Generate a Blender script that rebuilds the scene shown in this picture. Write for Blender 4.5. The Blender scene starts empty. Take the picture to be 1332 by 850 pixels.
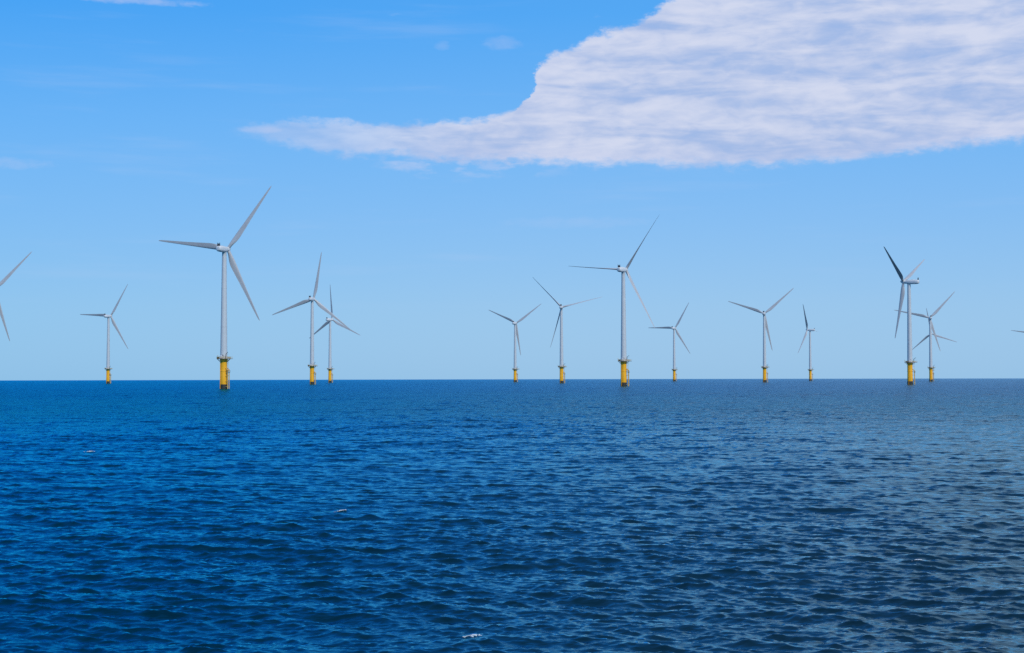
import bpy, bmesh, math, random
import numpy as np
from mathutils import Matrix, Vector
R = math.radians
RE = 6.371e6            # earth radius: the sea is a real curved cap
EYE = 7.6               # the photographer stands on a boat deck
rng = random.Random(4)
SC = bpy.context.scene
COL = SC.collection

# ------------------------------------------------------------------ nodes
def mat(name):
    m = bpy.data.materials.new(name); m.use_nodes = True
    nt = m.node_tree; return m, nt, nt.nodes['Principled BSDF']
def node(nt, kind, **kw):
    n = nt.nodes.new(kind)
    for k, v in kw.items():
        if k.startswith('_'): n.inputs[k[1:].replace('_', ' ')].default_value = v
        else: setattr(n, k, v)
    return n
def sval(nt, s, v):
    if isinstance(v, (int, float)): s.default_value = v
    else: nt.links.new(v, s)
def math_(nt, op, a, b=0.0, c=None, clamp=False):
    n = nt.nodes.new('ShaderNodeMath'); n.operation = op; n.use_clamp = clamp
    sval(nt, n.inputs[0], a); sval(nt, n.inputs[1], b)
    if c is not None: sval(nt, n.inputs[2], c)
    return n.outputs[0]
def sstep(nt, v, lo, hi, a=0.0, b=1.0):
    n = nt.nodes.new('ShaderNodeMapRange'); n.interpolation_type = 'SMOOTHSTEP'
    sval(nt, n.inputs[0], v); sval(nt, n.inputs[1], lo); sval(nt, n.inputs[2], hi); sval(nt, n.inputs[3], a); sval(nt, n.inputs[4], b)
    return n.outputs[0]
def mixc(nt, f, a, b, mode='MIX'):
    n = nt.nodes.new('ShaderNodeMix'); n.data_type = 'RGBA'; n.blend_type = mode; n.clamp_factor = True
    sval(nt, n.inputs[0], f)
    for s, v in ((n.inputs[6], a), (n.inputs[7], b)):
        if isinstance(v, tuple): s.default_value = (*v, 1) if len(v) == 3 else v
        else: nt.links.new(v, s)
    return n.outputs[2]
def combine(nt, x, y, z):
    n = nt.nodes.new('ShaderNodeCombineXYZ')
    for i, v in enumerate((x, y, z)): sval(nt, n.inputs[i], v)
    return n.outputs[0]
def noise(nt, vec, scale, detail=3, rough=.5, dist=0.0):
    n = nt.nodes.new('ShaderNodeTexNoise'); n.inputs['Scale'].default_value = scale
    n.inputs['Detail'].default_value = detail; n.inputs['Roughness'].default_value = rough; n.inputs['Distortion'].default_value = dist
    nt.links.new(vec, n.inputs['Vector']); return n.outputs['Fac']

def paint(name, col, rough=.45, var=.10, dirt=(.35, .3, .24), dirt_amt=.12, streak=(1, 1, .08), metallic=0.0):
    """weathered paint: tone patches and long vertical weather streaks"""
    m, nt, b = mat(name)
    tc = nt.nodes.new('ShaderNodeTexCoord').outputs['Object']
    mp = nt.nodes.new('ShaderNodeMapping'); mp.inputs['Scale'].default_value = streak; nt.links.new(tc, mp.inputs[0])
    a = noise(nt, mp.outputs[0], 1.1, 5, .6)
    c = noise(nt, tc, .35, 4, .6)
    base = mixc(nt, sstep(nt, c, .3, .7), tuple(x*(1-var) for x in col), tuple(min(1, x*(1+var*.6)) for x in col))
    base = mixc(nt, math_(nt, 'MULTIPLY', sstep(nt, a, .5, .8), dirt_amt), base, dirt)
    nt.links.new(base, b.inputs['Base Color'])
    nt.links.new(sstep(nt, a, .2, .8, rough-.08, rough+.12), b.inputs['Roughness'])
    b.inputs['Metallic'].default_value = metallic
    return m

M = {}
M['tower'] = paint('tower_paint', (.55, .575, .57), .42, .04, (.44, .44, .43), .2)
M['blade'] = paint('blade_paint', (.47, .475, .475), .40, .06, (.33, .30, .29), .3, streak=(.4, .4, .12))
M['nacelle'] = paint('nacelle_paint', (.68, .70, .69), .40, .06, (.40, .38, .36), .25)
M['yellow'] = paint('yellow_paint', (1.0, .47, .008), .42, .03, (.5, .22, .02), .22)
M['pale'] = paint('pale_yellow_paint', (.66, .42, .10), .5, .10, (.40, .28, .10), .4)
M['growth'] = paint('marine_growth', (.022, .026, .022), .6, .5, (.05, .06, .03), .7, streak=(1, 1, 1))
M['steel'] = paint('galvanised_steel', (.20, .19, .18), .5, .2, (.28, .16, .08), .5, streak=(1, 1, 1))
M['deck'] = paint('platform_grating', (.16, .12, .09), .6, .3, (.22, .12, .05), .5, streak=(1, 1, 1))
M['dark'] = paint('dark_fitting', (.05, .05, .055), .5, .2, (.1, .09, .08), .4)
M['white'] = paint('white_cabinet', (.70, .70, .70), .45, .06, (.4, .35, .3), .3)

# ------------------------------------------------------------------ mesh helpers
def link(name, bm, m, parent=None, smooth=True):
    me = bpy.data.meshes.new(name); bmesh.ops.recalc_face_normals(bm, faces=bm.faces)
    bm.to_mesh(me); bm.free(); me.materials.append(M[m])
    if smooth:
        me.polygons.foreach_set('use_smooth', [True]*len(me.polygons))
        me.set_sharp_from_angle(angle=R(40))
    o = bpy.data.objects.new(name, me); COL.objects.link(o)
    if parent: o.parent = parent
    return o
def lathe(bm, prof, n=40, mtx=Matrix()):
    """closed solid of revolution round z; prof = [(r, z)...]"""
    rings = []
    for r, z in prof:
        if r < 1e-6: rings.append([bm.verts.new(mtx @ Vector((0, 0, z)))])
        else: rings.append([bm.verts.new(mtx @ Vector((r*math.cos(2*math.pi*i/n), r*math.sin(2*math.pi*i/n), z))) for i in range(n)])
    for a, b in zip(rings, rings[1:]):
        for i in range(n):
            j = (i+1) % n
            if len(a) == 1 and len(b) == 1: continue
            if len(a) == 1: bm.faces.new((a[0], b[j], b[i]))
            elif len(b) == 1: bm.faces.new((a[i], a[j], b[0]))
            else: bm.faces.new((a[i], a[j], b[j], b[i]))
    for rg in (rings[0], rings[-1]):
        if len(rg) > 2: bm.faces.new(rg)
def tube(bm, p, q, r, n=8):
    p, q = Vector(p), Vector(q); d = q-p
    mt = Matrix.Translation(p) @ d.to_track_quat('Z', 'Y').to_matrix().to_4x4()
    lathe(bm, [(r, 0), (r, d.length)], n, mt)
def box(bm, c, s, bev=0.0, rz=0.0):
    mt = Matrix.Translation(c) @ Matrix.Rotation(rz, 4, 'Z') @ Matrix.Diagonal((*s, 1))
    g = bmesh.ops.create_cube(bm, size=1, matrix=mt)
    if bev:
        ed = list({e for v in g['verts'] for e in v.link_edges})
        bmesh.ops.bevel(bm, geom=ed, offset=bev, segments=2, affect='EDGES')
def ring(bm, rad, z, r, n=48):
    """horizontal ring pipe"""
    k = 6; vs = [[bm.verts.new(((rad+r*math.cos(2*math.pi*j/k))*math.cos(2*math.pi*i/n), (rad+r*math.cos(2*math.pi*j/k))*math.sin(2*math.pi*i/n), z+r*math.sin(2*math.pi*j/k))) for j in range(k)] for i in range(n)]
    for i in range(n):
        for j in range(k):
            bm.faces.new((vs[i][j], vs[(i+1) % n][j], vs[(i+1) % n][(j+1) % k], vs[i][(j+1) % k]))

# ------------------------------------------------------------------ the wind turbine
HUB_H, R_ROT, OFF, TILT, CONE = 95.1, 53.5, 5.4, R(6), R(2)
ZD = 20.6               # work platform level above the water
def mesh_parts():
    P = {}
    def keep(key, name, bm, m, smooth=True): P[key] = link(name, bm, m, None, smooth)
    # foundation below and above the water
    bm = bmesh.new(); lathe(bm, [(2.62, -6), (2.62, .9), (2.60, 2.3), (2.5, 3.15)], 48); keep('pile', 'monopile', bm, 'growth')
    bm = bmesh.new()
    lathe(bm, [(2.45, 3.1), (2.52, 3.4), (2.40, 9), (2.36, 12.0), (2.50, 12.1), (2.50, 12.4), (2.36, 12.5), (2.34, ZD-2.3), (2.62, ZD-1.2), (2.62, ZD-.32)], 48)
    keep('tp', 'transition_piece', bm, 'yellow')
    # platform: deck disc, beams and brackets
    bm = bmesh.new()
    lathe(bm, [(2.66, ZD-.3), (4.75, ZD-.3), (4.8, ZD-.05), (4.75, ZD), (2.45, ZD)], 48)
    box(bm, (5.2, 0, ZD-.15), (2.6, 3.0, .28), .03)
    for i in range(8):
        a = i*math.pi/4+.2
        tube(bm, (2.5*math.cos(a), 2.5*math.sin(a), ZD-2.2), (4.5*math.cos(a), 4.5*math.sin(a), ZD-.32), .12, 6)
    keep('deck', 'work_platform', bm, 'deck')
    bm = bmesh.new()
    for z in (.45, .85, 1.25): ring(bm, 4.7, ZD+z, .055)
    for i in range(24):
        a = 2*math.pi*i/24
        tube(bm, (4.7*math.cos(a), 4.7*math.sin(a), ZD), (4.7*math.cos(a), 4.7*math.sin(a), ZD+1.3), .06, 6)
    for y in (-1.45, 1.45):
        for z in (.6, 1.25): tube(bm, (4.5, y, ZD+z), (6.45, y, ZD+z), .055, 6)
        for x in (5.2, 6.45): tube(bm, (x, y, ZD), (x, y, ZD+1.3), .06, 6)
    keep('rail', 'railing', bm, 'pale')
    # boat landing on the +x side: two fender tubes on stubs
    bm = bmesh.new()
    for y in (-.85, .85):
        tube(bm, (4.1, y, -1.5), (4.1, y, 13.0), .26, 10)
        tube(bm, (4.1, y, 13.0), (2.3, y*.9, 14.3), .24, 10)
        for z in (1.6, 5.2, 8.9, 12.4): tube(bm, (2.2, y, z), (4.1, y, z), .16, 8)
    keep('landing', 'boat_landing', bm, 'pale')
    bm = bmesh.new()
    for y in (-.32, .32): tube(bm, (3.75, y, -.5), (3.75, y, ZD+1.1), .06, 6)
    for i in range(58): tube(bm, (3.75, -.32, .1+i*.36), (3.75, .32, .1+i*.36), .03, 5)
    for z in (14.0, 17.0): tube(bm, (2.3, 0, z), (3.75, 0, z), .07, 6)
    keep('ladder', 'ladder', bm, 'pale')
    bm = bmesh.new(); box(bm, (3.9, .0, 11.4), (1.7, 2.4, .2), .02)
    for y in (-1.15, 1.15):
        tube(bm, (4.7, y, 11.5), (4.7, y, 12.6), .06, 6)
        tube(bm, (3.0, y, 12.6), (4.7, y, 12.6), .06, 6)
    tube(bm, (4.7, -1.15, 12.6), (4.7, 1.15, 12.6), .06, 6)
    keep('rest', 'rest_platform', bm, 'dark')
    # cable tube down the side
    bm = bmesh.new(); tube(bm, (-.9, -2.62, -4), (-.9, -2.5, ZD-2.5), .16, 10); keep('cable', 'cable_tube', bm, 'yellow')
    # davit crane on the platform
    bm = bmesh.new()
    tube(bm, (3.6, -2.2, ZD), (3.6, -2.2, ZD+3.1), .17, 10)
    tube(bm, (3.6, -2.2, ZD+3.0), (5.6, -2.6, ZD+4.4), .13, 8)
    tube(bm, (3.6, -2.2, ZD+1.4), (4.7, -2.42, ZD+3.7), .07, 6)
    tube(bm, (5.6, -2.6, ZD+4.4), (5.6, -2.6, ZD+2.4), .03, 5)
    box(bm, (3.6, -2.2, ZD+1.1), (.55, .55, .6), .05)
    keep('crane', 'davit_crane', bm, 'dark')
    bm = bmesh.new()
    box(bm, (.6, -3.4, ZD+1.05), (1.9, 1.0, 2.0), .08)
    box(bm, (.6, -3.4, ZD+2.15), (1.3, .8, .2), .04)
    keep('cabinet', 'equipment_cabinet', bm, 'white')
    bm = bmesh.new(); box(bm, (-2.4, -3.1, ZD+.62), (1.3, .9, 1.2), .06); keep('box', 'storage_box', bm, 'dark')
    bm = bmesh.new(); lathe(bm, [(0, ZD+1.85), (.2, ZD+1.85), (.22, ZD+2.2), (.12, ZD+2.4), (0, ZD+2.42)], 12, Matrix.Translation((-4.65, -.6, 0)))
    tube(bm, (-4.65, -.6, ZD), (-4.65, -.6, ZD+1.85), .06, 6); keep('lamp', 'navigation_lamp', bm, 'pale')
    # tower with flange rings
    bm = bmesh.new(); zt = HUB_H-2.15; pr = []
    for i in range(25):
        z = ZD+(zt-ZD)*i/24; t = (z-ZD)/(zt-ZD); pr.append((2.38*(1-t)+1.50*t-.12*math.sin(math.pi*t)*0, z))
    for f in (.30, .66):
        z = ZD+(zt-ZD)*f; r = 2.38*(1-f)+1.50*f
        pr += [(r+.001, z-.14), (r+.05, z-.12), (r+.05, z+.12), (r, z+.14)]
    pr.sort(key=lambda q: q[1]); pr = [(2.55, ZD+.002), (2.55, ZD+.3)]+[q for q in pr if q[1] > ZD+.31]+[(1.62, zt-.3), (1.62, zt+.25)]
    pr = [q for i, q in enumerate(pr) if i == 0 or q[1] > pr[i-1][1]]
    lathe(bm, pr, 48); keep('tower', 'tower', bm, 'tower')
    bm = bmesh.new(); box(bm, (.9, -2.3, ZD+1.45), (.95, .22, 2.3), .1, R(21)); keep('door', 'door', bm, 'dark')
    return P
def mesh_head():
    """nacelle frame: +y points upwind along the rotor axis, origin at tower axis, hub height"""
    P = {}
    bm = bmesh.new()
    # (y, half width, half height, z centre, squareness)
    st = [(4.05, 1.45, 1.45, 0, 2.0), (3.9, 1.62, 1.62, 0, 2.0), (2.6, 1.72, 1.74, 0, 2.2), (1.4, 1.95, 1.95, 0, 2.6), (-1, 2.05, 2.05, .02, 3.0),
          (-5, 2.05, 2.05, .05, 3.0), (-8.2, 1.95, 1.9, .12, 3.0), (-9.3, 1.75, 1.6, .2, 2.8), (-9.7, 1.3, 1.15, .25, 2.6)]
    n = 36; rg = []
    for y, w, h, zc, p in st:
        rr = []
        for i in range(n):
            a = 2*math.pi*i/n; c, s = math.cos(a), math.sin(a)
            rr.append(bm.verts.new((w*math.copysign(abs(c)**(2/p), c), y, zc+h*math.copysign(abs(s)**(2/p), s))))
        rg.append(rr)
    for a, b in zip(rg, rg[1:]):
        for i in range(n): bm.faces.new((a[i], a[(i+1) % n], b[(i+1) % n], b[i]))
    bm.faces.new(rg[0]); bm.faces.new(rg[-1])
    P['nacelle'] = link('nacelle', bm, 'nacelle')
    bm = bmesh.new()
    tube(bm, (-.85, -8.7, 1.6), (-.85, -8.9, 4.2), .15, 6); tube(bm, (.85, -8.7, 1.6), (.85, -8.9, 4.2), .15, 6)
    tube(bm, (-.95, -8.87, 3.6), (.95, -8.87, 3.6), .12, 6)
    box(bm, (0, -8.8, 2.65), (2.1, .35, 1.5), .08)
    P['cooler'] = link('wind_mast', bm, 'dark')
    bm = bmesh.new(); box(bm, (0, -3.5, 2.17), (1.5, 2.2, .28), .08); box(bm, (0, -6.2, 2.15), (1.0, 1.0, .3), .08)
    P['hatch'] = link('roof_hatch', bm, 'nacelle')
    bm = bmesh.new()
    mt = Matrix.Translation((0, OFF, 0)) @ Matrix.Rotation(R(-90), 4, 'X')
    lathe(bm, [(1.5, -1.28), (1.66, -1.1), (1.72, -.2), (1.66, .8), (1.42, 1.7), (1.05, 2.4), (.55, 2.85), (0, 3.0)], 36, mt)
    P['spinner'] = link('spinner', bm, 'nacelle')
    # blade: span +z, trailing edge +x, upwind +y
    bm = bmesh.new()
    S = [(1.1, 2.2, 1, 0), (2.6, 2.2, 1, 0), (4.0, 2.5, .86, 12), (6.0, 3.2, .62, 12), (8.5, 3.95, .42, 11), (11, 4.2, .32, 10), (14, 4.05, .27, 8.5), (19, 3.55, .235, 6.5), (25, 2.95, .215, 4.5),
         (31, 2.45, .20, 3), (37, 2.0, .19, 2), (43, 1.6, .18, 1), (48, 1.25, .18, .4), (51.3, .95, .18, 0), (52.8, .62, .18, 0), (53.5, .22, .18, 0)]
    n = 28; rg = []
    for z, c, tk, tw in S:
        rr = []; w = max(0, min(1, (tk-.3)/.7)); ct, s_t = math.cos(R(-tw)), math.sin(R(-tw))
        pre = .9*(z/53.5)**2.2
        for i in range(n):
            a = 2*math.pi*i/n
            u = .5*(1-math.cos(a))                  # 0 leading, 1 trailing
            th = 5*tk*(.2969*math.sqrt(u)-.126*u-.3516*u*u+.2843*u**3-.1036*u**4)
            sg = 1 if a < math.pi else -1
            xa, ya = (u-.30)*c, sg*th*c+.03*c*math.sin(math.pi*u)*(1-w)
            xc, yc = (u-.5)*c, .5*c*tk*math.sin(a)
            x, y = xa*(1-w)+xc*w, ya*(1-w)+yc*w
            rr.append(bm.verts.new((x*ct-y*s_t, x*s_t+y*ct+pre, z)))
        rg.append(rr)
    for a, b in zip(rg, rg[1:]):
        for i in range(n): bm.faces.new((a[i], a[(i+1) % n], b[(i+1) % n], b[i]))
    bm.faces.new(rg[0]); bm.faces.new(rg[-1])
    P['blade'] = link('blade', bm, 'blade')
    return P
PB, PH = mesh_parts(), mesh_head()
used = set()
def take(o, parent, mtx):
    """first use keeps the object itself, later ones are copies"""
    if o.name in used: c = o.copy(); COL.objects.link(c)
    else: c = o; used.add(o.name)
    c.parent = parent; c.matrix_local = mtx
    return c
def turbine(x, y, az, ph, pitch, label, landing=-20):
    root = bpy.data.objects.new('wind_turbine', None); COL.objects.link(root)
    root.location = (x, y, -(x*x+y*y)/2/RE)
    root['label'] = label; root['category'] = 'wind turbine'; root['group'] = 'offshore wind turbines standing in the sea'
    LZ = Matrix.Rotation(R(landing), 4, 'Z')
    got = {}
    for k in ('pile', 'tp', 'deck', 'landing', 'ladder', 'cable', 'crane', 'cabinet', 'box', 'lamp', 'tower', 'door', 'rail', 'rest'):
        par = root; got[k] = take(PB[k], root, LZ)
    got['rail'].parent = got['deck']; got['rail'].matrix_local = Matrix()
    got['door'].parent = got['tower']; got['door'].matrix_local = Matrix()
    got['rest'].parent = got['landing']; got['rest'].matrix_local = Matrix()
    H = Matrix.Translation((0, 0, HUB_H)) @ Matrix.Rotation(-R(az), 4, 'Z') @ Matrix.Rotation(TILT, 4, 'X')
    H0 = Matrix.Translation((0, 0, HUB_H)) @ Matrix.Rotation(-R(az), 4, 'Z') @ Matrix.Rotation(R(2.5), 4, 'X')
    nac = take(PH['nacelle'], root, H0)
    take(PH['cooler'], nac, Matrix()); take(PH['hatch'], nac, Matrix())
    take(PH['spinner'], root, H)
    for i in range(3):
        B = H @ Matrix.Translation((0, OFF, 0)) @ Matrix.Rotation(R(ph+120*i), 4, 'Y') @ Matrix.Rotation(-CONE, 4, 'X') @ Matrix.Rotation(-R(pitch), 4, 'Z')
        take(PH['blade'], root, B)
    return root

FARM = [
#   x      y     axis  phase pitch  label
    (-511, 1396, 8.1, 46.7, 8, 'wind turbine cut off at the left edge of the picture, only its blades in view', -25),
    (-571, 2011, 18.7, 32.8, 10, 'small distant wind turbine near the left edge, standing alone left of the tallest turbine', -15),
    (-196, 967, 13.6, 37.5, 6, 'tallest and nearest white wind turbine on a thick yellow base, left of centre', -28),
    (-223, 1586, 9.4, 10.3, 8, 'front turbine of the overlapping pair left of centre, one blade pointing almost straight up', -20),
    (-275, 2149, 25.7, -2.4, 12, 'smaller rear turbine of the pair left of centre, partly behind a longer blade', -15),
    (5, 2306, 19.9, 54.4, 12, 'small distant turbine at the middle of the picture, blades spread in a Y', -18),
    (62, 1783, 5.7, 75.4, 68, 'turbine with thin edge-on blades between the central Y shaped one and the second tallest', -22),
    (91, 1160, 27.2, 34.3, 76, 'second tallest wind turbine, right of centre, with slim blades and thick yellow base', -25),
    (291, 2553, 27.4, 30.9, 10, 'small far turbine just right of the second tallest, its left blade pointing level', -12),
    (350, 1972, 14.3, 49.1, 8, 'mid sized wind turbine right of centre with two raised blades forming a wide V', -20),
    (558, 2662, -53.9, 91.3, 80, 'small far wind turbine seen nearly side on, one dark blade raised to the left', -10),
    (368, 1316, -50.9, 62.6, 82, 'large turbine at the right seen side on, long nacelle and one dark blade raised left', -22),
    (626, 2127, 11.1, 42.8, 10, 'front turbine of the overlapping pair near the right edge, one blade raised to the right', -15),
    (857, 2908, 24.6, 109.9, 10, 'farthest small turbine of the right hand pair, its tower hidden behind the front tower', -10),
    (1096, 2963, 12.1, 38.6, 10, 'wind turbine beyond the right edge of the picture, only one blade tip in view', -10),
]
for a in FARM: turbine(*a)

# ------------------------------------------------------------------ the sea
WAZ = R(14)             # the wind (and the waves) come from ahead, a little right
def spectrum_tile(N, L, bands, seed):
    rs = np.random.default_rng(seed)
    k1 = np.fft.fftfreq(N, L/N)*2*np.pi
    kx, ky = np.meshgrid(k1, k1, indexing='ij'); k = np.hypot(kx, ky); k[0, 0] = 1
    th = np.arctan2(ky, kx)
    g = (rs.standard_normal((N, N))+1j*rs.standard_normal((N, N)))
    out = []
    for lo, hi, slope, spread in bands:          # wavelengths lo..hi
        kh, kl = 2*np.pi/lo, 2*np.pi/hi
        D = np.abs(np.cos(th-np.pi/2))**spread*(1-.0*k)+.04
        S = k**-4.0*D
        S[(k < kl) | (k > kh)] = 0; S[0, 0] = 0
        Hk = g*np.sqrt(S)
        h = np.fft.ifft2(Hk).real
        sx = np.fft.ifft2(1j*kx*Hk).real; sy = np.fft.ifft2(1j*ky*Hk).real
        f = slope/math.sqrt(float((sx**2+sy**2).mean()))
        dx = np.fft.ifft2(1j*kx/k*Hk).real; dy = np.fft.ifft2(1j*ky/k*Hk).real
        out.append(np.stack([h*f, dx*f, dy*f]).astype(np.float32))
    return out
def sample(t, L, x, y):
    N = t.shape[1]; u = (x/L*N) % N; v = (y/L*N) % N
    i = np.floor(u).astype(np.int64); j = np.floor(v).astype(np.int64); fu = (u-i).astype(np.float32); fv = (v-j).astype(np.float32)
    i %= N; j %= N; i2 = (i+1) % N; j2 = (j+1) % N
    return t[:, i, j]*(1-fu)*(1-fv)+t[:, i2, j]*fu*(1-fv)+t[:, i, j2]*(1-fu)*fv+t[:, i2, j2]*fu*fv
TA = spectrum_tile(2048, 400.0, [(8, 30, .026, 8), (3.0, 8, .049, 8), (1.3, 3.0, .088, 6)], 3)
TB = spectrum_tile(1024, 38.0, [(.5, 1.3, .155, 5), (.17, .5, .175, 4)], 8)
BANDS = [(TA[0], 400., 3500, 9000, 0, 1.0), (TA[1], 400., 1500, 4000, 0, 1.0), (TA[2], 400., 500, 1500, 0, 1.0), (TB[0], 38., 180, 420, .16, 1.15), (TB[1], 38., 50, 140, -.12, 1.0)]
def waves(x, y):
    r = np.hypot(x, y)
    c, s = math.cos(WAZ), math.sin(WAZ)
    xr, yr = x*c-y*s, x*s+y*c          # rotated so that the wave travels along -yr
    dz = np.zeros_like(x, dtype=np.float32); dx = np.zeros_like(dz); dy = np.zeros_like(dz)
    # gusts: calmer and rougher patches tens of metres wide
    gust = 1+.22*np.sin(x*.019+1.3*np.sin(y*.011)+1)*np.sin(y*.0083+.7*np.sin(x*.013))+.12*np.sin(x*.051+2)*np.sin(y*.037+.6*np.sin(x*.04))
    for t, L, f0, f1, rot, chop in BANDS:
        w = np.clip((f1-r)/(f1-f0), 0, 1); w = w*w*(3-2*w)
        m = w > 0
        ca, sa = math.cos(rot), math.sin(rot)
        u, v = xr[m]*ca-yr[m]*sa, xr[m]*sa+yr[m]*ca
        q = sample(t, L, u, v)*(w[m]*gust[m]).astype(np.float32)
        hx, hy = q[1]*chop, q[2]*chop
        hx, hy = hx*ca+hy*sa, -hx*sa+hy*ca
        dz[m] += q[0]; dx[m] += hx*c+hy*s; dy[m] += -hx*s+hy*c
    return dx, dy, dz
def sea():
    dr = []; r = 1.0; rs = [1.0]
    while r < 11000:
        r += (1.2 if r < 14 else .10 if r < 50 else .0021*r if r < 4000 else .006*r); rs.append(r)
    rs += [13000, 20000, 40000]
    fine = np.linspace(R(-27), R(27), 960)
    coarse = np.linspace(R(27), R(333), 120)[1:-1]
    az = np.concatenate([fine, coarse]); na, nr = len(az), len(rs)
    rs = np.array(rs)
    rr, aa = np.meshgrid(rs, az, indexing='ij')
    x = (rr*np.sin(aa)).ravel(); y = (rr*np.cos(aa)).ravel()
    dx, dy, dz = waves(x, y)
    keepw = np.ones(na); keepw[960:] = .0      # coarse back sector: flat
    kw = np.tile(keepw, nr)*np.repeat(np.clip((rs-8)/12, 0, 1), na)
    co = np.stack([x+dx*kw, y+dy*kw, dz*kw-(x*x+y*y)/2/RE], 1).astype(np.float32)
    me = bpy.data.meshes.new('sea')
    me.vertices.add(len(co)+1)
    co = np.vstack([co, [[0, 0, 0]]]).astype(np.float32)
    me.vertices.foreach_set('co', co.ravel())
    i = np.arange(nr-1)[:, None]*na; j = np.arange(na)[None, :]; j2 = (j+1) % na
    q = np.stack([i+j, i+j2, i+na+j2, i+na+j], -1).reshape(-1, 4)
    jt = np.arange(na); tri = np.stack([np.full(na, len(co)-1), (jt+1) % na, jt], 1)
    nq = len(q)
    me.loops.add(nq*4+len(tri)*3); me.polygons.add(nq+len(tri))
    me.loops.foreach_set('vertex_index', np.concatenate([q.ravel(), tri.ravel()]).astype(np.int32))
    me.polygons.foreach_set('loop_start', np.concatenate([np.arange(nq)*4, nq*4+np.arange(len(tri))*3]).astype(np.int32))
    me.polygons.foreach_set('use_smooth', np.ones(nq+len(tri), dtype=bool))
    me.update(calc_edges=True)
    o = bpy.data.objects.new('sea', me); COL.objects.link(o); o['kind'] = 'structure'
    return o
m, nt, b = mat('sea_water'); M['sea'] = m
geo = nt.nodes.new('ShaderNodeNewGeometry').outputs['Position']
sep = nt.nodes.new('ShaderNodeSeparateXYZ'); nt.links.new(geo, sep.inputs[0])
dist = node(nt, 'ShaderNodeVectorMath', operation='LENGTH'); nt.links.new(geo, dist.inputs[0]); dist = dist.outputs['Value']
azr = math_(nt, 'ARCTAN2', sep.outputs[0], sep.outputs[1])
mp = nt.nodes.new('ShaderNodeMapping'); mp.inputs['Rotation'].default_value = (0, 0, WAZ); mp.inputs['Scale'].default_value = (.5, 1, 1); nt.links.new(geo, mp.inputs[0])
n1 = noise(nt, mp.outputs[0], 6.5, 3, .55)
n2 = noise(nt, mp.outputs[0], .7, 4, .6)
n3 = noise(nt, mp.outputs[0], .06, 4, .62)
b1 = node(nt, 'ShaderNodeBump'); b1.inputs['Distance'].default_value = .05; nt.links.new(n1, b1.inputs['Height'])
nt.links.new(sstep(nt, dist, 40, 350, .42, .8), b1.inputs['Strength'])
b2 = node(nt, 'ShaderNodeBump'); b2.inputs['Distance'].default_value = .55; nt.links.new(n2, b2.inputs['Height']); nt.links.new(b1.outputs[0], b2.inputs['Normal'])
nt.links.new(sstep(nt, dist, 70, 350, .0, 1.0), b2.inputs['Strength'])
b3 = node(nt, 'ShaderNodeBump'); b3.inputs['Distance'].default_value = 4.0; nt.links.new(n3, b3.inputs['Height']); nt.links.new(b2.outputs[0], b3.inputs['Normal'])
nt.links.new(sstep(nt, dist, 400, 2000, .0, .6), b3.inputs['Strength'])
nt.links.new(b3.outputs[0], b.inputs['Normal'])
big = noise(nt, geo, .006, 3, .5)
col = mixc(nt, sstep(nt, big, .3, .7), (.0004, .0125, .023), (.0005, .017, .033))
nt.links.new(col, b.inputs['Base Color'])
nt.links.new(sstep(nt, dist, 40, 1200, .06, .22), b.inputs['Roughness'])
b.inputs['IOR'].default_value = 1.36
tnt = mixc(nt, sstep(nt, math_(nt, 'MULTIPLY_ADD', n3, .12, azr), -.22, .34), (.03, .68, 1.0), (.48, .82, .95))  # reflection colour painted by bearing: deep blue left, paler grey-blue right
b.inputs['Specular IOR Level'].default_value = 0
gl = nt.nodes.new('ShaderNodeBsdfGlossy'); gl.distribution = 'GGX'; nt.links.new(mixc(nt, sstep(nt, dist, 80, 900), tnt, mixc(nt, 1.0, tnt, (.88, .86, 1.0), 'MULTIPLY')), gl.inputs['Color'])  # far reflection painted slightly darker and bluer with distance
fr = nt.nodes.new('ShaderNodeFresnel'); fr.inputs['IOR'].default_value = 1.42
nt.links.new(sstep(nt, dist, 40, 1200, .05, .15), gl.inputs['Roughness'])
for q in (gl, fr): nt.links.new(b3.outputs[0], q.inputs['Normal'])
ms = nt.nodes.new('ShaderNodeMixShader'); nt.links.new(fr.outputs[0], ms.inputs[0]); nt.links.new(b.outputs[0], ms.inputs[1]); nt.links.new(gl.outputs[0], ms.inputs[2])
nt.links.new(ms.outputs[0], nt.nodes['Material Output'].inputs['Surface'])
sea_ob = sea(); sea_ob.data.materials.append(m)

# ------------------------------------------------------------------ sky with the long cloud bank
SUN_EL, SUN_AZ = R(41), R(150)          # azimuth clockwise from the view direction (+y)
w = bpy.data.worlds.new('World'); SC.world = w; w.use_nodes = True
nt = w.node_tree; nt.nodes.clear()
out = nt.nodes.new('ShaderNodeOutputWorld'); bg = nt.nodes.new('ShaderNodeBackground'); nt.links.new(bg.outputs[0], out.inputs[0])
sky = nt.nodes.new('ShaderNodeTexSky'); sky.sky_type = 'NISHITA'; sky.sun_disc = False
sky.sun_elevation = SUN_EL; sky.sun_rotation = SUN_AZ; sky.altitude = 0; sky.air_density = 1.0; sky.dust_density = .6; sky.ozone_density = 2.0
tc = nt.nodes.new('ShaderNodeTexCoord').outputs['Generated']
sp = nt.nodes.new('ShaderNodeSeparateXYZ'); nt.links.new(tc, sp.inputs[0])
AZ = math_(nt, 'MULTIPLY', math_(nt, 'ARCTAN2', sp.outputs[0], sp.outputs[1]), 57.29578)      # degrees
EL = math_(nt, 'MULTIPLY', math_(nt, 'ARCSINE', sp.outputs[2]), 57.29578)
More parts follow.
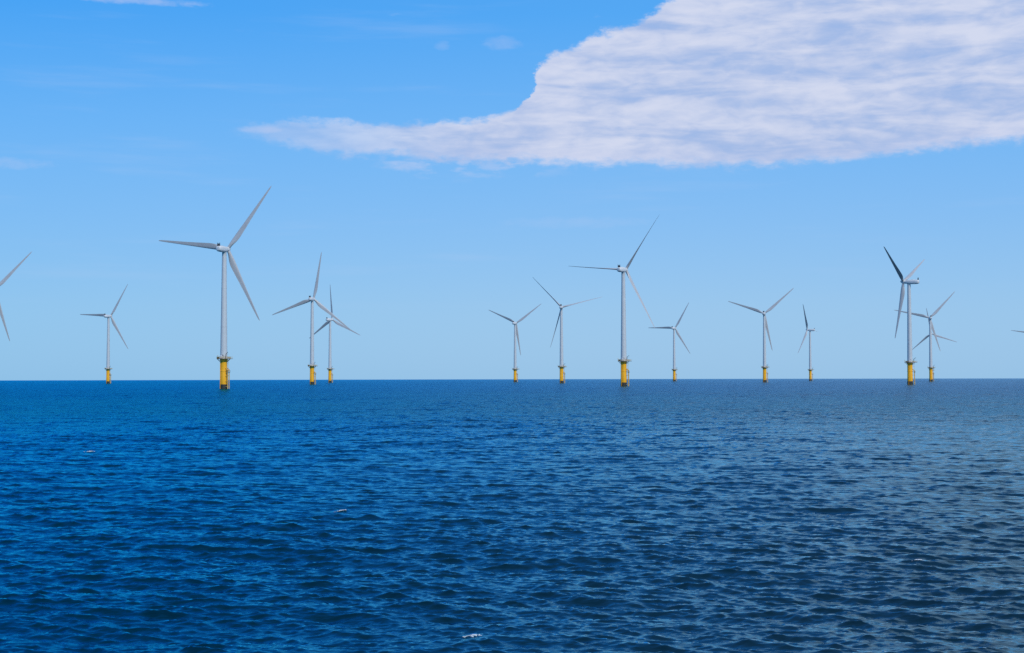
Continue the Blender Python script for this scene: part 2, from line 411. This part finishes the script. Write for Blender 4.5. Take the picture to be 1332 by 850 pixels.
def ramp(v, pts):
    """piecewise value of v through (x, y) points, smooth"""
    x0, x1 = pts[0][0], pts[-1][0]; y0 = min(p[1] for p in pts); y1 = max(p[1] for p in pts)
    n = nt.nodes.new('ShaderNodeFloatCurve'); c = n.mapping.curves[0]
    P = [((p[0]-x0)/(x1-x0), (p[1]-y0)/(y1-y0)) for p in pts]
    c.points[0].location = P[0]; c.points[1].location = P[-1]
    for q in P[1:-1]: c.points.new(*q)
    for p in c.points: p.handle_type = 'AUTO'
    n.mapping.update()
    t = math_(nt, 'DIVIDE', math_(nt, 'SUBTRACT', v, x0), x1-x0, clamp=True)
    nt.links.new(t, n.inputs['Value'])
    return math_(nt, 'MULTIPLY_ADD', n.outputs[0], y1-y0, y0)
# colour of the clear sky: nishita graded to the deep blue of the photograph
cr = nt.nodes.new('ShaderNodeValToRGB'); nt.links.new(math_(nt, 'DIVIDE', EL, 90, clamp=True), cr.inputs[0])
GR = [(0.0, (.30, .56, .85)), (.03, (.29, .555, .87)), (.07, (.22, .51, .92)), (.11, (.155, .47, .95)), (.16, (.075, .40, .95)), (.30, (.05, .27, .78)), (.48, (.13, .28, .60)), (1, (.20, .30, .48))]  # upper dome, out of view, reddened to warm the fill light
e = cr.color_ramp.elements
e[0].position, e[0].color = GR[0][0], (*GR[0][1], 1); e[1].position, e[1].color = GR[-1][0], (*GR[-1][1], 1)
for p, c in GR[1:-1]: q = e.new(p); q.color = (*c, 1)
nish = mixc(nt, 1.0, sky.outputs[0], (.1, .1, .1), 'MULTIPLY')
clear = mixc(nt, .12, cr.outputs[0], nish)
# left side deeper, strongest above the frame to deepen the sea's reflection
clear = mixc(nt, math_(nt, 'MULTIPLY', sstep(nt, AZ, -30, 10, 1, 0.0), math_(nt, 'MULTIPLY', sstep(nt, EL, 8, 22, .25, .9), sstep(nt, EL, 28, 42, 1, 0))), clear, (.30, .82, 1.0), 'MULTIPLY')
def cvec(sx, sy, off=0.0): return combine(nt, math_(nt, 'MULTIPLY_ADD', AZ, sx, off), math_(nt, 'MULTIPLY', EL, sy), off)
warp = math_(nt, 'SUBTRACT', noise(nt, cvec(.28, .8), 1.0, 6, .6), .5)
warp2 = math_(nt, 'SUBTRACT', noise(nt, cvec(1.3, 2.2, 5.), 1.0, 5, .62), .5)
lo = ramp(AZ, [(-14, 9.7), (-11.3, 9.65), (-9, 9.15), (-6, 8.75), (-2, 8.7), (3, 8.5), (8, 8.35), (12, 8.35), (16, 8.6), (19.5, 8.95), (26, 9.6), (40, 10.5), (70, 12)])
puff = math_(nt, 'SUBTRACT', noise(nt, cvec(.75, .95, 12.), 1.0, 5, .6), .5)
hi = ramp(math_(nt, 'MULTIPLY_ADD', puff, 2.2, AZ), [(-14, 9.72), (-11.3, 9.85), (-9, 10.1), (-6, 10.2), (-3, 10.2), (-1.2, 10.3), (-.2, 10.55), (.4, 11.2), (.9, 12.2), (1.5, 12.8), (2.8, 13.1), (3.6, 13.6), (5, 14.2), (6.5, 14.9), (8, 15.8), (12, 18), (16, 24), (22, 34), (40, 44), (70, 40)])  # unseen upper bank at right added to brighten the sea's reflection
elw = math_(nt, 'MULTIPLY_ADD', warp, .9, EL)
elw = math_(nt, 'MULTIPLY_ADD', warp2, .65, elw)
ml = sstep(nt, math_(nt, 'SUBTRACT', elw, lo), -.35, .75)
mh = sstep(nt, math_(nt, 'SUBTRACT', hi, elw), -.25, .50)
side = math_(nt, 'MULTIPLY', sstep(nt, math_(nt, 'MULTIPLY_ADD', warp2, 1.2, AZ), -12.4, -10.9), sstep(nt, AZ, 45, 65, 1, 0))
mask = math_(nt, 'MULTIPLY', math_(nt, 'MULTIPLY', ml, mh), side)
# thin veils and wisps elsewhere
veil = math_(nt, 'MULTIPLY', sstep(nt, noise(nt, cvec(.10, 1.1, 2.), 1.0, 5, .55), .52, .80), sstep(nt, EL, 1, 6))
wisp = math_(nt, 'MULTIPLY', sstep(nt, noise(nt, cvec(.45, 1.5, 9.), 1.0, 5, .55), .64, .76), sstep(nt, EL, 13, 17))
tail = math_(nt, 'MULTIPLY', math_(nt, 'MULTIPLY', sstep(nt, noise(nt, cvec(.8, 2.4, 3.), 1.0, 4, .55), .50, .68), sstep(nt, EL, 7.7, 8.6)), math_(nt, 'MULTIPLY', sstep(nt, EL, 9.4, 8.8), math_(nt, 'MULTIPLY', sstep(nt, AZ, -6, -4), sstep(nt, AZ, 3, 0))))
# texture inside the bank: rippled bands
rip = noise(nt, cvec(.19, 1.2, 1.), 1.0, 6, .52, .5)
rip2 = noise(nt, cvec(.75, 2.0, 7.), 1.0, 5, .55, .4)
lum = math_(nt, 'MULTIPLY_ADD', rip2, .35, math_(nt, 'MULTIPLY', rip, .65))
tone = sstep(nt, lum, .33, .66)
cloud = mixc(nt, tone, (.37, .49, .775), (.66, .705, .865))
cloud = mixc(nt, sstep(nt, math_(nt, 'SUBTRACT', elw, lo), .9, .1, 0, .35), cloud, (.56, .62, .84))
edge = noise(nt, cvec(1.6, 3.6, 4.), 1.0, 5, .6, .3)
mask = math_(nt, 'MULTIPLY', sstep(nt, mask, 0, .25), sstep(nt, math_(nt, 'MULTIPLY_ADD', mask, 1.25, math_(nt, 'MULTIPLY', edge, .9)), .45, 1.35))
dens = math_(nt, 'MULTIPLY', mask, sstep(nt, lum, .28, .52, .84, .98))
dens = math_(nt, 'MULTIPLY', dens, sstep(nt, AZ, -12, 0, .35, 1))
c1 = mixc(nt, math_(nt, 'MULTIPLY', veil, .16), clear, (.50, .62, .86))
c1 = mixc(nt, math_(nt, 'MULTIPLY', wisp, .5), c1, (.60, .68, .88))
c1 = mixc(nt, math_(nt, 'MULTIPLY', tail, .45), c1, (.56, .64, .87))
for a0, e0, ra, re_, k in [(-.35, 13.3, .75, .28, .2), (-15.3, 14.5, 3.0, .16, .4), (-10.1, 9.78, .9, .16, .45), (-19.6, 8.15, 1.6, .22, .20), (-4.2, 8.45, .9, .22, .40), (-.8, 8.45, .55, .16, .40), (-2.8, 13.2, .3, .2, .15), (2.5, 6.2, 3.0, .25, .10)]:
    q = math_(nt, 'ADD', math_(nt, 'POWER', math_(nt, 'DIVIDE', math_(nt, 'SUBTRACT', AZ, a0), ra), 2), math_(nt, 'POWER', math_(nt, 'DIVIDE', math_(nt, 'SUBTRACT', EL, e0), re_), 2))
    q = math_(nt, 'MULTIPLY_ADD', math_(nt, 'SUBTRACT', edge, .5), 3.0, q)
    c1 = mixc(nt, sstep(nt, q, 1.5, -.4, 0, k), c1, (.56, .63, .86))
c1 = mixc(nt, dens, c1, cloud)
# below the horizon only bounce light: dark sea blue
c1 = mixc(nt, sstep(nt, EL, -2.5, -1.0, 1, 0), c1, (.02, .07, .16))
nt.links.new(c1, bg.inputs[0]); bg.inputs[1].default_value = 1.0

# ------------------------------------------------------------------ sun
ld = bpy.data.lights.new('sun', 'SUN'); ld.energy = 2.5; ld.angle = R(.53); ld.color = (1, .95, .88)
lo_ = bpy.data.objects.new('sun', ld); COL.objects.link(lo_)
sd = Vector((math.cos(SUN_EL)*math.sin(SUN_AZ), math.cos(SUN_EL)*math.cos(SUN_AZ), math.sin(SUN_EL)))
lo_.rotation_euler = sd.to_track_quat('Z', 'Y').to_euler(); lo_.location = (60, -80, 120)

# ------------------------------------------------------------------ foam flecks on a few crests
def foam(px_az, dist_, size, seed):
    rn = random.Random(seed)
    x0, y0 = dist_*math.sin(R(px_az)), dist_*math.cos(R(px_az))
    gx, gy = np.meshgrid(np.linspace(x0-.8, x0+.8, 17), np.linspace(y0-2.5, y0+2.5, 51)); gx = gx.ravel(); gy = gy.ravel()
    dx, dy, dz = waves(gx, gy); k = int(np.argmax(dz))
    cx, cy = gx[k], gy[k]
    bm = bmesh.new()
    for _ in range(46):
        u = rn.gauss(0, .30); x = cx+u*size; y = cy-abs(rn.gauss(0, .10))*size-.10*abs(u)*size
        a, b_, c_ = waves(np.array([x]), np.array([y]))
        s = size*rn.uniform(.02, .075)*(1-.4*abs(u))
        mt = Matrix.Translation((x+float(a[0]), y+float(b_[0]), float(c_[0])-(x*x+y*y)/2/RE+s*.12)) @ Matrix.Rotation(rn.uniform(0, 6), 4, 'Z') @ Matrix.Diagonal((s*rn.uniform(1, 2.2), s, s*rn.uniform(.4, .9), 1))
        bmesh.ops.create_icosphere(bm, subdivisions=2, radius=1, matrix=mt)
    for v in bm.verts: v.co += Vector((rn.gauss(0, .006), rn.gauss(0, .006), rn.gauss(0, .006)))*size
    return bm
M['foam'] = paint('sea_foam', (.62, .66, .68), .6, .1, (.5, .6, .65), .5, streak=(1, 1, 1))
for az_, d_, s_, lab in [(-2.6, 43.9, .45, 'small white splash of foam on a wave crest at the bottom of the picture'),
                    (-7.3, 83, .5, 'thin white foam fleck on open water below the turbine pair left of centre'),
                    (-16.6, 152, .8, 'faint pale foam fleck far out on the water near the left edge'),
                    (15.9, 60, .35, 'tiny pale foam fleck low on the right side of the sea')]:
    o = link('foam_patch', foam(az_, d_, s_, int(d_)), 'foam'); o['label'] = lab; o['category'] = 'sea foam'; o['group'] = 'white flecks of foam on the waves'

# ------------------------------------------------------------------ camera
cd = bpy.data.cameras.new('camera'); cam = bpy.data.objects.new('camera', cd); COL.objects.link(cam)
cd.sensor_width = 36; cd.lens = 50; cd.clip_start = .1; cd.clip_end = 60000
pitch = 68.6/1850-math.sqrt(2*EYE/RE); roll = math.atan(2.7/1332)
fw = Vector((0, math.cos(pitch), math.sin(pitch))); rt = Vector((1, 0, 0)); up = rt.cross(fw)
rt2 = rt*math.cos(roll)-up*math.sin(roll); up2 = up*math.cos(roll)+rt*math.sin(roll)
cam.matrix_world = Matrix(((rt2.x, up2.x, -fw.x, 0), (rt2.y, up2.y, -fw.y, 0), (rt2.z, up2.z, -fw.z, EYE), (0, 0, 0, 1)))
SC.camera = cam
SC.view_settings.view_transform = 'Standard'; SC.view_settings.look = 'None'; SC.view_settings.exposure = 0
SC.cycles.max_bounces = 5; SC.cycles.use_denoising = False
